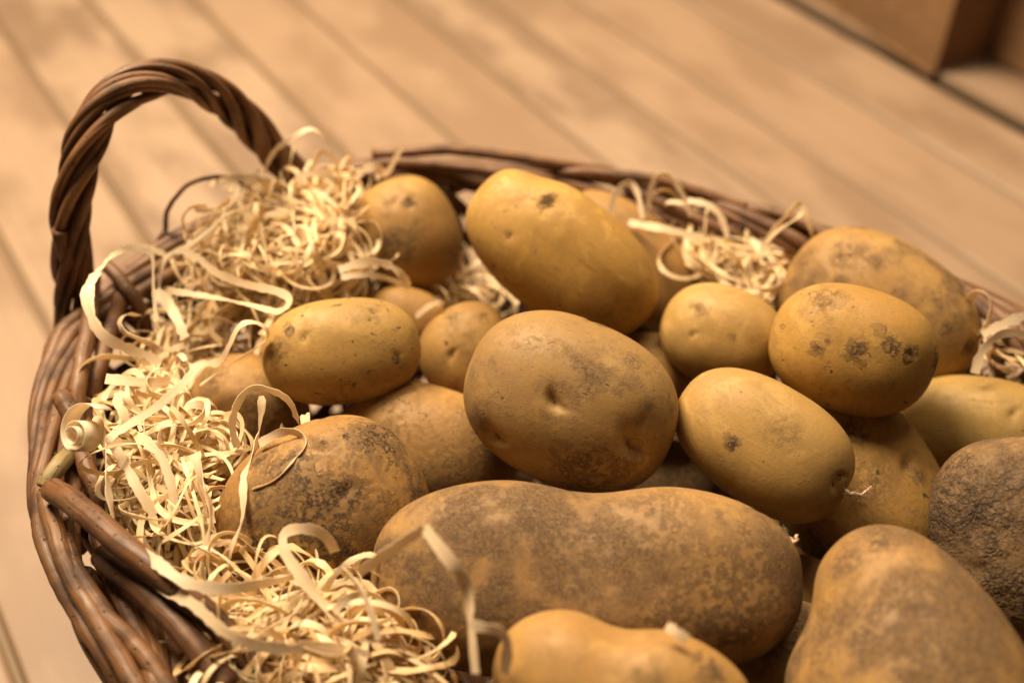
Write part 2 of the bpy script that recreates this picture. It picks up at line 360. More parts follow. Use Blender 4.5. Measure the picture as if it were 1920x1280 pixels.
for _ in range(40): nin = (np.roll(nin, 1, 0) + nin + np.roll(nin, -1, 0)); nin /= np.linalg.norm(nin, axis=1)[:, None]
RC = rim_o + nin * 0.0155                       # centre line of the rolled border
PER = np.r_[0, np.cumsum(np.linalg.norm(np.diff(np.vstack([RC, RC[:1]]), axis=0), axis=1))]; LEN = PER[-1]
def rimp(s):
    s = np.asarray(s) % LEN; k = np.vstack([RC, RC[:1]]); m = np.vstack([nin, nin[:1]])
    P = np.stack([np.interp(s, PER, k[:, 0]), np.interp(s, PER, k[:, 1])], -1); N = np.stack([np.interp(s, PER, m[:, 0]), np.interp(s, PER, m[:, 1])], -1)
    return P, N
ZR = 0.186
basket = bpy.data.objects.new('wicker_basket', None); COL.objects.link(basket); basket.location = (CEN[0], CEN[1], 0)
tag(basket, 'brown wicker basket with twisted willow handle, heaped with potatoes and wood wool', 'basket')

def build_rim():
    rng = random.Random(11); mb = MB(); step = 0.030; ln = 0.28; k = 0; s0 = 0.0
    n = int(LEN / step); step = LEN / n
    for k in range(n):
        s0 = k * step + rng.uniform(-0.008, 0.008); L = ln + rng.uniform(-0.05, 0.05)
        u = np.linspace(0, 1, 60); s = s0 + u * L
        P, N = rimp(s)
        # angle in the cross section: starts inside and low, climbs over the top, ends outside low
        ang = math.radians(200) - u * math.radians(255 + rng.uniform(-25, 25)) + 0.16 * np.sin(u * rng.uniform(6, 14) + rng.uniform(0, 6))
        rad = 0.0112 + 0.0012 * np.sin(u * rng.uniform(5, 12) + rng.uniform(0, 6)) + rng.uniform(-0.0012, 0.0014)
        rad = rad * (1 - 0.35 * np.clip((u - 0.85) / 0.15, 0, 1))
        zz = ZR + np.sin(ang) * rad * 0.95 - 0.03 * np.clip((0.10 - u) / 0.10, 0, 1) ** 1.5 - 0.010 * np.clip((u - 0.92) / 0.08, 0, 1)
        inn = -np.cos(ang) * rad                # cos>0 = outside
        Q = np.column_stack([P + N * inn[:, None], zz])
        r = rng.uniform(0.0027, 0.0041) * (1 - 0.22 * u) * (1 + 0.04 * np.sin(u * 40 + k))
        mb.tube(Q, r, 12, rng.random())
    # a few long rods lie on top of the back border
    return mb.build('rim', M_WICK, basket)
rim = build_rim()

def wall_at(s, h):                              # h 0 (base) .. 1 (rim); the wall flares out
    P, N = rimp(s); f = 0.74 + 0.26 * h ** 0.8
    q = CEN + (P - CEN) * f
    return np.column_stack([q, np.full(len(q), 0.012 + (ZR - 0.014) * h)]), N
def build_wall():
    rng = random.Random(5); ns = 46
    ws = MB()
    for k in range(ns):                         # upright stakes, in pairs
        for dlt in (-0.0035, 0.0035):
            s = (k / ns) * LEN + dlt; h = np.linspace(0, 1, 24)
            Q = np.vstack([wall_at([s + 0.012 * hh * rng.uniform(0.8, 1.2)], hh)[0][0] for hh in h])
            ws.tube(Q, rng.uniform(0.0028, 0.0036), 8, rng.random())
    for r in range(16):
        h = 0.03 + r * 0.053
        if 12 <= r <= 13: continue              # the open band under the border
        m = ns * 6; s = np.arange(m + 1) / m * LEN
        Q, N = wall_at(s, h); off = 0.0050 * np.cos(np.pi * ns * s / LEN + np.pi * r)
        Q[:, :2] += N * off[:, None]; Q[:, 2] += 0.0012 * np.sin(s * 31 + r)
        nseg = 9; cuts = np.linspace(0, m, nseg + 1).astype(int)
        for a, b in zip(cuts[:-1], cuts[1:]): ws.tube(Q[a:b + 3] if b + 3 <= m else Q[a:b + 1], rng.uniform(0.0036, 0.0044), 8, rng.random())
    o = ws.build('wall', M_WICK, basket)
    bs = MB()                                   # oval base, woven as close concentric rods
    for r in np.linspace(0.05, 1.0, 26):
        s = np.linspace(0, LEN, 120); Q, N = wall_at(s, 0.0); Q[:, :2] = CEN + (Q[:, :2] - CEN) * r; Q[:, 2] = 0.008 + 0.002 * np.cos(s * 60 + r * 90)
        bs.tube(Q, 0.0046, 6, rng.random())
    bs.build('base', M_WICK, basket)
build_wall()

# handle: an arch standing in the upright plane over the end of the basket
HF1, HF2 = at(150, 575, 0.19), at(585, 345, 0.19)
hn = np.array([-(HF2 - HF1)[1], (HF2 - HF1)[0], 0]); hn /= np.linalg.norm(hn)
def at_handle(u, v, d=0.0):
    r = ray(u, v); return CAM + r * ((np.dot(HF1 - CAM, hn) + d) / np.dot(r, hn))
H_PX = [(172, 640), (150, 560), (138, 490), (131, 420), (135, 345), (154, 275), (192, 208), (240, 168), (300, 152), (362, 160), (424, 192), (476, 238), (520, 290), (562, 342), (606, 410)]
def build_handle():
    rng = random.Random(3); mb = MB(); C = catmull([at_handle(u, v) for u, v in H_PX], 160)
    T, N, B = frames(C, hn); u = np.linspace(0, 1, 160)
    L = np.r_[0, np.cumsum(np.linalg.norm(np.diff(C, axis=0), axis=1))]
    for k in range(10):
        ph = k * 2 * np.pi / 9 + rng.uniform(-0.25, 0.25); rr = 0.0072 + rng.uniform(-0.0018, 0.0012)
        if k == 9: rr = 0.0018; ph = 0
        tw = ph + 2 * np.pi * L / 0.135 + 0.22 * np.sin(L * 60 + k)
        spread = 1 + 0.55 * np.clip((0.22 - u) / 0.22, 0, 1) ** 1.5 + 0.5 * np.clip((u - 0.84) / 0.16, 0, 1) ** 1.5
        Q = C + (rr * spread)[:, None] * (np.cos(tw)[:, None] * N + np.sin(tw)[:, None] * B)
        a0 = int(rng.uniform(0, 5)); mb.tube(Q[a0:], rng.uniform(0.0020, 0.0031) * (1 + 0.06 * np.sin(L[a0:] * 90 + k)), 10, rng.random())
    mb.tube(catmull([at_handle(u_, v_, 0.004) for u_, v_ in [(140, 400), (146, 460), (130, 520), (117, 570), (116, 640)]], 30), 0.0040, 10, 0.3)
    mb.tube(catmull([at_handle(u_, v_, -0.004) for u_, v_ in [(112, 430), (125, 480), (165, 540), (185, 600), (190, 660)]], 30), 0.0042, 10, 0.6)
    return mb.build('handle', M_WICK, basket)
build_handle()

def rod(name, pts, r0, r1, mat=M_WICK, tint=0.5, cut=True, label=None, n=40):
    mb = MB(); P = catmull([at(*p) for p in pts], n); rr = np.linspace(r0, r1, n)
    jr = random.Random(int(P[0][0] * 1e5)); P = P + np.column_stack([np.convolve([jr.gauss(0, 0.0006) for _ in range(n)], np.ones(5) / 5, 'same') for _ in range(3)])
    mb.tube(P, rr, 14, tint); o = mb.build(name, mat, basket)
    if label: o['label'] = label
    if cut:
        T = P[0] - P[1]; T /= np.linalg.norm(T); c = MB(); c.tube([P[0] - T * 0.0005, P[0] + T * 0.0004], [r0 * 0.93, r0 * 0.86], 14, 0.5); c.build('cut_end', M_CUT, o, False)
        c_ = o.children[0]; c_.location = (0, 0, 0); c_.matrix_parent_inverse = Matrix.Identity(4)
    return o
rod('cut_rod', [(100, 916, .214), (160, 962, .224), (230, 1020, .226), (320, 1092, .222), (420, 1182, .212), (520, 1290, .20)], .0052, .0050, tint=.35, label='thick straight rod laid along the inside of the rim')
rod('cut_rod', [(190, 1042, .206), (260, 1100, .212), (340, 1178, .212), (430, 1288, .205)], .0050, .0050, tint=.25)
rod('cut_rod', [(112, 742, .215), (134, 778, .212), (152, 822, .204), (166, 880, .18)], .0044, .0046, tint=.7, label='short stub with a pale cut end')
rod('cut_rod', [(86, 914, .206), (104, 884, .208), (128, 850, .204), (150, 812, .19)], .0042, .0040, M_WICK_GREEN, .6, label='greenish stub of rod')
INNER = [[(176, 520, .205), (166, 620, .205), (153, 683, .203), (146, 741, .20), (146, 800, .19), (152, 870, .165)],
         [(232, 540, .196), (212, 600, .199), (196, 650, .198), (182, 700, .194), (172, 760, .186), (166, 830, .165)],
         [(200, 498, .206), (235, 535, .203), (262, 578, .195), (280, 640, .17)],
         [(128, 850, .20), (134, 900, .196), (140, 960, .185), (146, 1030, .16)],
         [(150, 850, .203), (172, 895, .202), (192, 950, .195), (205, 1020, .17)],
         [(88, 925, .205), (103, 1000, .207), (132, 1078, .206), (172, 1148, .204), (222, 1232, .202), (270, 1310, .20)],
         [(78, 900, .192), (76, 985, .196), (104, 1075, .196), (152, 1160, .196), (200, 1235, .196), (240, 1300, .19)],
         [(120, 1010, .204), (160, 1100, .205), (215, 1170, .203), (270, 1230, .20), (320, 1300, .197)],
         [(345, 1230, .19), (400, 1250, .195), (470, 1290, .19)],
         [(265, 1130, .18), (285, 1190, .165), (310, 1270, .14)],
         [(300, 440, .20), (350, 470, .19), (395, 520, .165)],
         [(640, 320, .203), (760, 305, .207), (900, 318, .206), (1040, 340, .20)],
         [(700, 290, .205), (850, 282, .212), (1000, 300, .208), (1150, 322, .20)],
         [(1040, 322, .20), (1150, 326, .204), (1260, 345, .203), (1400, 392, .196)]]
for i, pts in enumerate(INNER):
    rod('bent_rod', pts, [.0042, .0040, .0036, .0034, .0040, .0040, .0036, .0036, .0038][i] if i < 9 else .0034, .0040 if i < 9 else .0028, tint=[.65, .45, .3, .5, .2, .75, .4, .6, .5, .35, .5, .3, .6, .45][i], cut=False)
rod('loose_rod', [(310, 432, .20), (312, 405, .212), (325, 375, .222), (355, 345, .230), (400, 331, .232), (445, 338, .222), (480, 362, .205)], .0014, .0011, tint=.4, cut=False, label='thin loose rod bent into a small loop')

# ------------------------------------------------------------------ potatoes
# px centre, half axes px, tilt deg (clockwise in the photo), third axis / b, distance
POT = {}
OBST = []                                       # ellipsoids that the wood wool must stay out of
def potato(key, label, u, v, a, b, ang, cf, d, shape=None, eyes=(), spots=(), mat=None, seed=1, sub=5):
    r = ray(u, v); w_ = r / np.linalg.norm(r)
    x = RT - w_ * np.dot(RT, w_); x /= np.linalg.norm(x); y = np.cross(w_, x); y = -y if np.dot(y, UP) > 0 else y
    an = math.radians(ang); e1 = math.cos(an) * x + math.sin(an) * y; e2 = -math.sin(an) * x + math.cos(an) * y; e3 = np.cross(e1, e2)
    k = d * np.linalg.norm(r) / F_PX; A, B_, C_ = a * k, b * k, b * cf * k
    cen = CAM + r * d
    OBST.append((cen, np.stack([e1, e2, e3]), np.array([A, B_, C_])))
    sg = 1.0 if np.dot(e3, w_) > 0 else -1.0    # sign of local z that points away from the camera
    def local(px, py):                          # photo pixel -> unit-sphere direction on the near side
        du, dv = px - u, py - v; X = (du * math.cos(an) + dv * math.sin(an)) / a; Y = (-du * math.sin(an) + dv * math.cos(an)) / b
        q = X * X + Y * Y
        if q > 0.97: X, Y = X * math.sqrt(0.97 / q), Y * math.sqrt(0.97 / q); q = 0.97
        return np.array([X, Y, -sg * math.sqrt(1 - q)])
    import bmesh
    bm = bmesh.new(); bmesh.ops.create_icosphere(bm, subdivisions=sub + 1 if sub < 6 else 6, radius=1.0)
    me = bpy.data.meshes.new('potato'); bm.to_mesh(me); bm.free()
    S = np.zeros(len(me.vertices) * 3); me.vertices.foreach_get('co', S); S = S.reshape(-1, 3)
    sh = dict(pw=2.25, taper=0.0, bend=0.0, saddle=0.0, sx=0.0, sw=0.35, lump=0.035, side=-1)
    sh.update(shape or {})
    pw = sh['pw']; q = S * (1.0 / (np.abs(S) ** pw).sum(1) ** (1 / pw))[:, None]
    rs = np.random.RandomState(seed); dsp = np.zeros(len(S))
    for j in range(16):
        f = rs.normal(size=3); f *= rs.uniform(1.2, 4.2) / np.linalg.norm(f); dsp += np.sin(S @ f + rs.uniform(0, 6.28)) * (1.6 / (1 + np.linalg.norm(f)))
    dsp = dsp / dsp.std(); q = q * (1 + sh['lump'] * 0.62 * np.clip(dsp, -2, 2))[:, None]
    X = q[:, 0].copy()
    f = 1 + sh['taper'] * X; q[:, 1] *= f; q[:, 2] *= f
    if sh['saddle']:
        m = np.clip(sh['side'] * q[:, 1] * 0.9 + 0.35, 0, 1); q[:, 1:] *= (1 - sh['saddle'] * np.exp(-((X - sh['sx']) / sh['sw']) ** 2) * m)[:, None]
    q[:, 1] += sh['bend'] * (X * X - 0.4)
    V = q * np.array([A, B_, C_])
    eye_pts = []
    nr = S / np.array([A, B_, C_]); nr /= np.linalg.norm(nr, axis=1)[:, None]
    for (px, py, rad, dep) in eyes:
        dl = local(px, py); i0 = int(np.argmax(S @ dl)); p0 = V[i0]; R_ = rad * k
        dd = (V - p0) / R_; ea = (px * 0.37 + py * 0.53) % 3.14159; tx, ty = math.cos(ea), math.sin(ea)
        al_ = dd[:, 0] * tx + dd[:, 1] * ty; ac = -dd[:, 0] * ty + dd[:, 1] * tx + 0.35 * al_ ** 2; dz = dd[:, 2]
        far = np.exp(-(dd ** 2).sum(1) / 9.0)
        off = -dep * k * (0.62 * np.exp(-(al_ / 1.0) ** 2 - (ac / 0.42) ** 2) * far + 0.30 * np.exp(-(dd ** 2).sum(1) / 2.4))
        off += 0.15 * dep * k * np.exp(-(al_ / 1.3) ** 2 - ((ac - 0.95) / 0.55) ** 2) * far
        eye_pts.append((i0, p0.copy(), R_)); V = V + nr * off[:, None]
    me.vertices.foreach_set('co', V.ravel()); me.polygons.foreach_set('use_smooth', [True] * len(me.polygons)); me.update()
    sp = []
    for (px, py, rad, amt) in spots:
        i0 = int(np.argmax(S @ local(px, py))); sp.append((*V[i0], rad * k * 1.1, min(1.15, amt * 1.3)))
    for (i0, p_, R_) in eye_pts: sp.append((*V[i0], R_ * 0.5, 0.6))
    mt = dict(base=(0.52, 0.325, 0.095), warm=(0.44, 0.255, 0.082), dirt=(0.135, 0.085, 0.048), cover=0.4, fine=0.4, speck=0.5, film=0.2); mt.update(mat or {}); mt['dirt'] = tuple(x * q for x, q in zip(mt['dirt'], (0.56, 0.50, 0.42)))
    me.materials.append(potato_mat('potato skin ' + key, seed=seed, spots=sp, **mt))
    o = bpy.data.objects.new('potato', me); COL.objects.link(o)
    M = np.eye(4); M[:3, 0] = e1; M[:3, 1] = e2; M[:3, 2] = e3; M[:3, 3] = cen
    o.matrix_world = Matrix(M.tolist())
    tag(o, label, 'potato', 'potatoes heaped in the basket')
    POT[key] = (o, lambda px, py, V=V, S=S, local=local: V[int(np.argmax(S @ local(px, py)))])
    return o

potato('main', 'large round potato with deep eyes, on top of the heap in the centre', 1070, 756, 198, 154, 22, 1.0, .5048,
       dict(pw=2.35, lump=.03), [(1043, 755, 20, 16), (935, 812, 22, 14), (1178, 832, 34, 22), (1182, 790, 16, 7), (1105, 608, 14, 6), (1120, 880, 12, 5)],
       [(1168, 686, 26, .55), (905, 705, 24, .5), (1100, 865, 55, .6), (1120, 615, 16, .6), (1010, 660, 22, .35), (1195, 760, 20, .45)],
       dict(base=(.50, .32, .115), warm=(.43, .26, .10), cover=.30, fine=.5, speck=.45, film=.45, dirt=(.17, .11, .065)), 3, 6)
potato('big yellow', 'smooth bright yellow oblong potato lying tilted near the back rim', 1050, 476, 205, 114, 38, 1.0, .5830,
       dict(pw=2.35, saddle=.10, sx=-.60, sw=.22, side=-1, lump=.045, taper=.02), [(1040, 392, 22, 9), (958, 443, 10, 4), (1160, 570, 12, 3)],
       [(1030, 390, 18, .8), (900, 470, 26, .45), (930, 520, 34, .4), (958, 443, 7, .8), (1130, 570, 26, .25)],
       dict(base=(.58, .36, .10), warm=(.53, .31, .085), cover=.06, fine=.2, speck=.8, film=.10, dirt=(.20, .12, .06)), 7)
potato('back left', 'small rounded potato with dark blotches beside the straw at the back', 765, 440, 108, 98, 62, 1.0, .6356,
       dict(lump=.03), [(768, 384, 12, 6), (740, 380, 10, 4)], [(768, 384, 13, .8), (745, 455, 48, .65), (725, 405, 14, .5), (850, 480, 30, .4)],
       dict(base=(.54, .34, .10), cover=.2, fine=.2, speck=.3, film=.25, dirt=(.17, .11, .07)), 12)
potato('behind yellow', 'brownish potato half hidden behind the bright yellow oblong one', 1185, 490, 165, 88, 42, .9, .6555, dict(), [], [],
       dict(base=(.50, .30, .10), warm=(.45, .26, .09), cover=.15, fine=.2, speck=.1, film=.3), 15)
potato('left mid', 'speckled egg-shaped potato lying against the wood wool at left', 644, 658, 147, 100, -8, .95, .5423,
       dict(pw=2.3, lump=.025), [(578, 632, 12, 5), (735, 667, 8, 4), (700, 590, 10, 3)],
       [(554, 624, 9, .9), (690, 588, 34, .4), (530, 660, 24, .5), (640, 745, 40, .4), (735, 668, 8, .7)],
       dict(base=(.55, .35, .11), warm=(.48, .30, .095), cover=.12, fine=.35, speck=1.1, film=.2, dirt=(.13, .085, .05)), 21)
potato('small', 'small round potato tucked in behind the large central one', 882, 665, 98, 93, 60, 1.0, .5910,
       dict(lump=.03), [(850, 665, 13, 7), (905, 598, 9, 4)], [(850, 600, 22, .5), (860, 727, 22, .55), (905, 600, 10, .4)],
       dict(base=(.50, .31, .09), cover=.3, fine=.35, speck=.5, film=.3), 24)
potato('round', 'smooth pale round potato between the bright yellow and the right-hand one', 1356, 632, 116, 94, 22, 1.0, .5669,
       dict(pw=2.3, lump=.02), [(1310, 585, 12, 5), (1305, 628, 10, 4)], [(1318, 585, 14, .5), (1372, 628, 9, .5)],
       dict(base=(.58, .38, .13), warm=(.52, .33, .11), cover=.0, fine=.1, speck=.2, film=.12), 28)
potato('right', 'yellow oval potato with dark scab spots in front of a larger freckled one', 1598, 653, 145, 114, 18, 1.0, .5300,
       dict(pw=2.35, lump=.03), [(1545, 565, 14, 5), (1690, 665, 9, 4)],
       [(1550, 572, 32, .5), (1610, 655, 20, .85), (1657, 650, 18, .7), (1690, 662, 14, .9), (1735, 690, 22, .85), (1640, 625, 10, .6), (1545, 650, 14, .8), (1560, 640, 8, .7)],
       dict(base=(.58, .36, .10), warm=(.52, .30, .085), cover=.14, fine=.4, speck=.9, film=.15, dirt=(.17, .10, .065)), 31)
potato('back right', 'large freckled brown-spotted potato against the back rim at right', 1648, 590, 180, 127, 34, 1.0, .6037,
       dict(pw=2.35, lump=.035), [(1600, 490, 20, 7), (1780, 550, 14, 5)],
       [(1600, 495, 26, .75), (1530, 505, 32, .5), (1725, 505, 14, .7), (1770, 555, 17, .8), (1750, 610, 15, .7), (1785, 640, 12, .9), (1680, 555, 18, .55), (1615, 448, 14, .6), (1700, 580, 14, .5)],
       dict(base=(.54, .335, .115), warm=(.47, .28, .10), cover=.42, fine=.5, speck=.7, film=.25, dirt=(.20, .125, .075)), 35)
potato('sprouting', 'clean smooth yellow potato with a pink sprout at its lower end', 1430, 828, 172, 112, 33, 1.0, .5002,
       dict(pw=2.4, lump=.022, taper=.06), [(1558, 885, 11, 6), (1547, 902, 11, 6), (1590, 925, 14, 6)], [(1378, 832, 13, .8), (1470, 815, 30, .25), (1555, 888, 6, .7)],
       dict(base=(.57, .375, .13), warm=(.52, .33, .115), cover=.0, fine=.08, speck=.35, film=.10, dirt=(.15, .095, .055)), 40)
potato('under sprouting', 'mud-streaked potato below the sprouting one, with a pale eye', 1608, 920, 190, 142, 60, 1.0, .5534,
       dict(pw=2.3, lump=.03), [(1682, 878, 18, 12), (1650, 1000, 16, 8), (1560, 1020, 24, 9)], [(1600, 828, 26, .5), (1640, 905, 34, .5), (1700, 900, 16, .5), (1560, 1030, 60, .6)],
       dict(base=(.53, .32, .095), warm=(.47, .27, .08), cover=.22, fine=.8, speck=.8, film=.2, dirt=(.10, .065, .036)), 44)
potato('green', 'greenish yellow potato at the right edge below the wood wool', 1832, 803, 145, 92, 8, 1.0, .5656,
       dict(), [(1885, 780, 12, 6)], [(1885, 780, 9, .6)], dict(base=(.50, .335, .108), warm=(.44, .285, .09), cover=.06, fine=.2, speck=.4, film=.3), 48)
potato('rough', 'dark earthy potato with rough cracked skin at the right edge', 1922, 1018, 180, 150, 80, 1.0, .4733,
       dict(pw=2.5, lump=.05), [(1860, 990, 30, 8), (1850, 1060, 20, 6)], [(1790, 870, 40, .6), (1830, 960, 70, .8), (1800, 1080, 50, .7)],
       dict(base=(.36, .22, .095), warm=(.30, .18, .08), cover=.72, fine=.9, speck=.5, film=.65, dirt=(.125, .085, .055), skin='netted'), 52)
potato('pear', 'big pear-shaped soil-stained potato in the right foreground', 1698, 1258, 256, 198, 84, .95, .4103,
       dict(pw=2.0, taper=.30, lump=.04, saddle=.14, sx=-.45, sw=.25, side=1), [(1740, 1172, 26, 7), (1580, 1110, 30, 6)],
       [(1690, 1030, 40, .6), (1730, 1030, 34, .55), (1735, 1172, 34, .6), (1700, 1192, 14, .7), (1760, 1245, 18, .7), (1720, 1225, 13, .7), (1560, 1200, 50, .5), (1600, 1090, 30, .5), (1640, 1235, 14, .6)],
       dict(base=(.50, .30, .10), warm=(.43, .25, .095), cover=.60, fine=.7, speck=.3, film=.55, dirt=(.17, .11, .065)), 56)
potato('long', 'very long soil-stained potato across the foreground, dipped in the middle', 1100, 1082, 392, 178, 1.5, .95, .4564,
       dict(pw=2.55, taper=-.05, saddle=.15, sx=.02, sw=.28, side=-1, lump=.022), [(1060, 905, 12, 4), (1400, 960, 14, 4), (1225, 1090, 16, 5)],
       [(1395, 955, 20, .75), (1430, 985, 24, .5), (960, 1140, 40, .55), (830, 1130, 26, .6), (1010, 985, 70, .45), (1180, 1040, 110, .45), (1380, 1080, 90, .5), (1250, 1160, 120, .55), (900, 960, 70, .4), (1150, 960, 40, .4), (780, 1100, 40, .5)],
       dict(base=(.50, .30, .11), warm=(.42, .25, .10), cover=.60, fine=.6, speck=.15, film=.6, dirt=(.155, .10, .06)), 60, 6)
potato('front', 'yellow potato cut off by the bottom of the photo, below the long one', 1168, 1284, 232, 124, 12, 1.0, .3932,
       dict(saddle=.20, sx=-.1, sw=.3, side=-1, taper=-.08), [], [(1320, 1262, 26, .7)], dict(base=(.56, .34, .11), warm=(.50, .29, .10), cover=.35, fine=.4, speck=.1, film=.3), 64)
potato('dirty', 'potato with large black soil patches in the left wood wool', 612, 964, 186, 164, -32, 1.0, .4915,
       dict(pw=2.35, lump=.03), [(640, 928, 22, 7), (600, 800, 16, 4)],
       [(640, 930, 34, 1.0), (690, 850, 48, .95), (715, 830, 30, .9), (600, 853, 14, .9), (640, 842, 11, .8), (705, 795, 20, .85), (550, 920, 60, .6), (570, 1000, 110, .75), (620, 1080, 90, .75), (700, 1000, 70, .45), (510, 870, 26, .6), (640, 1030, 40, .8)],
       dict(base=(.50, .29, .09), warm=(.43, .24, .08), cover=.52, fine=.8, speck=.6, film=.45, dirt=(.085, .055, .033)), 68)
potato('behind dirty', 'sandy brown potato wedged behind the black-patched one', 805, 850, 176, 125, 18, 1.0, .5544,
       dict(), [(760, 790, 8, 3)], [(830, 880, 60, .4), (900, 830, 60, .5), (660, 770, 24, .4)],
       dict(base=(.52, .31, .10), warm=(.45, .26, .09), cover=.28, fine=.9, speck=.7, film=.35, dirt=(.14, .09, .05)), 72)
potato('straw', 'scratched potato half buried in the wood wool at left', 462, 782, 112, 106, 50, 1.0, .5657,
       dict(), [], [(400, 725, 26, .6), (500, 790, 60, .5), (430, 850, 30, .6)], dict(base=(.48, .29, .10), cover=.45, fine=.9, speck=.5, film=.4, dirt=(.12, .08, .05)), 76)
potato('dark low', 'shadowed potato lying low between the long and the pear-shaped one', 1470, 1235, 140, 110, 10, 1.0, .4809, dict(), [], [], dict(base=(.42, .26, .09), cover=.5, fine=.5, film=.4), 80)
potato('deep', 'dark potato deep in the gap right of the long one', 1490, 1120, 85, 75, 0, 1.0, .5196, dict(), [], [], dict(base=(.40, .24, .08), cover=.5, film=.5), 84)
potato('sliver', 'potato peeping out behind the speckled egg-shaped one', 765, 598, 75, 58, 15, 1.0, .6189, dict(), [], [], dict(base=(.45, .27, .085), cover=.35, film=.4), 88)
potato('behind main', 'potato showing as a narrow crescent right of the central one', 1215, 720, 80, 95, 0, 1.0, .5933, dict(), [], [], dict(base=(.46, .28, .09), cover=.3, film=.4), 92)
potato('deep middle', 'shadowed potato deep in the gap between the central and the sprouting one', 1258, 905, 88, 76, 20, 1.0, .605, dict(), [], [], dict(base=(.36, .22, .08), warm=(.30, .18, .07), cover=.95, fine=.8, film=.8), 100)  # filler potato; skin and soil darkened to paint in the gap's shade
potato('corner', 'yellow potato just showing in the bottom right corner', 1935, 1285, 60, 60, 0, 1.0, .4184, dict(), [], [], dict(base=(.54, .34, .11), cover=.1), 96)

def sprout(key, path, r0, r1, hair=0, label=None):
    o, surf = POT[key]; rng = random.Random(8); mb = MB()
    inv = o.matrix_world.inverted(); base = np.array(o.matrix_world @ Vector(surf(*path[0][:2])))
    d0 = np.dot(base - CAM, FW); P = [CAM + ray(u, v) * (d0 + dz) for u, v, dz in path]
    P = catmull(P, 30); P = P + np.column_stack([np.convolve([rng.gauss(0, .0004) for _ in range(30)], np.ones(3) / 3, 'same') for _ in range(3)])
    mb.tube(P, np.linspace(r0, r1, 30) * (1 + .15 * np.sin(np.arange(30) * 1.7)), 10, .5)
    for i in range(hair):
        q = P[rng.randrange(4, 28)]; e = q + np.array([rng.uniform(-1, 1), rng.uniform(-1, 1), rng.uniform(-1, .6)]) * 0.004
        mb.tube([q, (q + e) / 2 + [0, 0, .0003], e], [.00014, .0001, .00005], 4, .5)
    V = np.vstack(mb.v); mb.v = [np.array([inv @ Vector(p) for p in V])]
    s = mb.build('sprout', M_SPROUT); s.parent = o; s['label'] = label or 'pale sprout'
sprout('sprouting', [(1575, 930, .003), (1583, 918, -.004), (1590, 924, -.006), (1602, 926, -.005), (1614, 925, -.004), (1626, 918, -.003), (1634, 912, -.002)], .0013, .0004, 40, 'pinkish white root sprout with fine hairs')
sprout('sprouting', [(1572, 925, .003), (1578, 915, -.004), (1581, 909, -.006)], .0014, .0008, 6, 'short pale sprout tip')
sprout('long', [(1478, 1010, .004), (1484, 1015, -.002), (1491, 1012, -.004), (1494, 1002, -.004)], .0011, .0006, 8, 'small yellowish sprout')
sprout('long', [(1478, 1022, .004), (1487, 1030, -.001), (1490, 1042, -.002), (1487, 1050, -.002)], .0012, .0005, 8, 'small yellowish sprout')

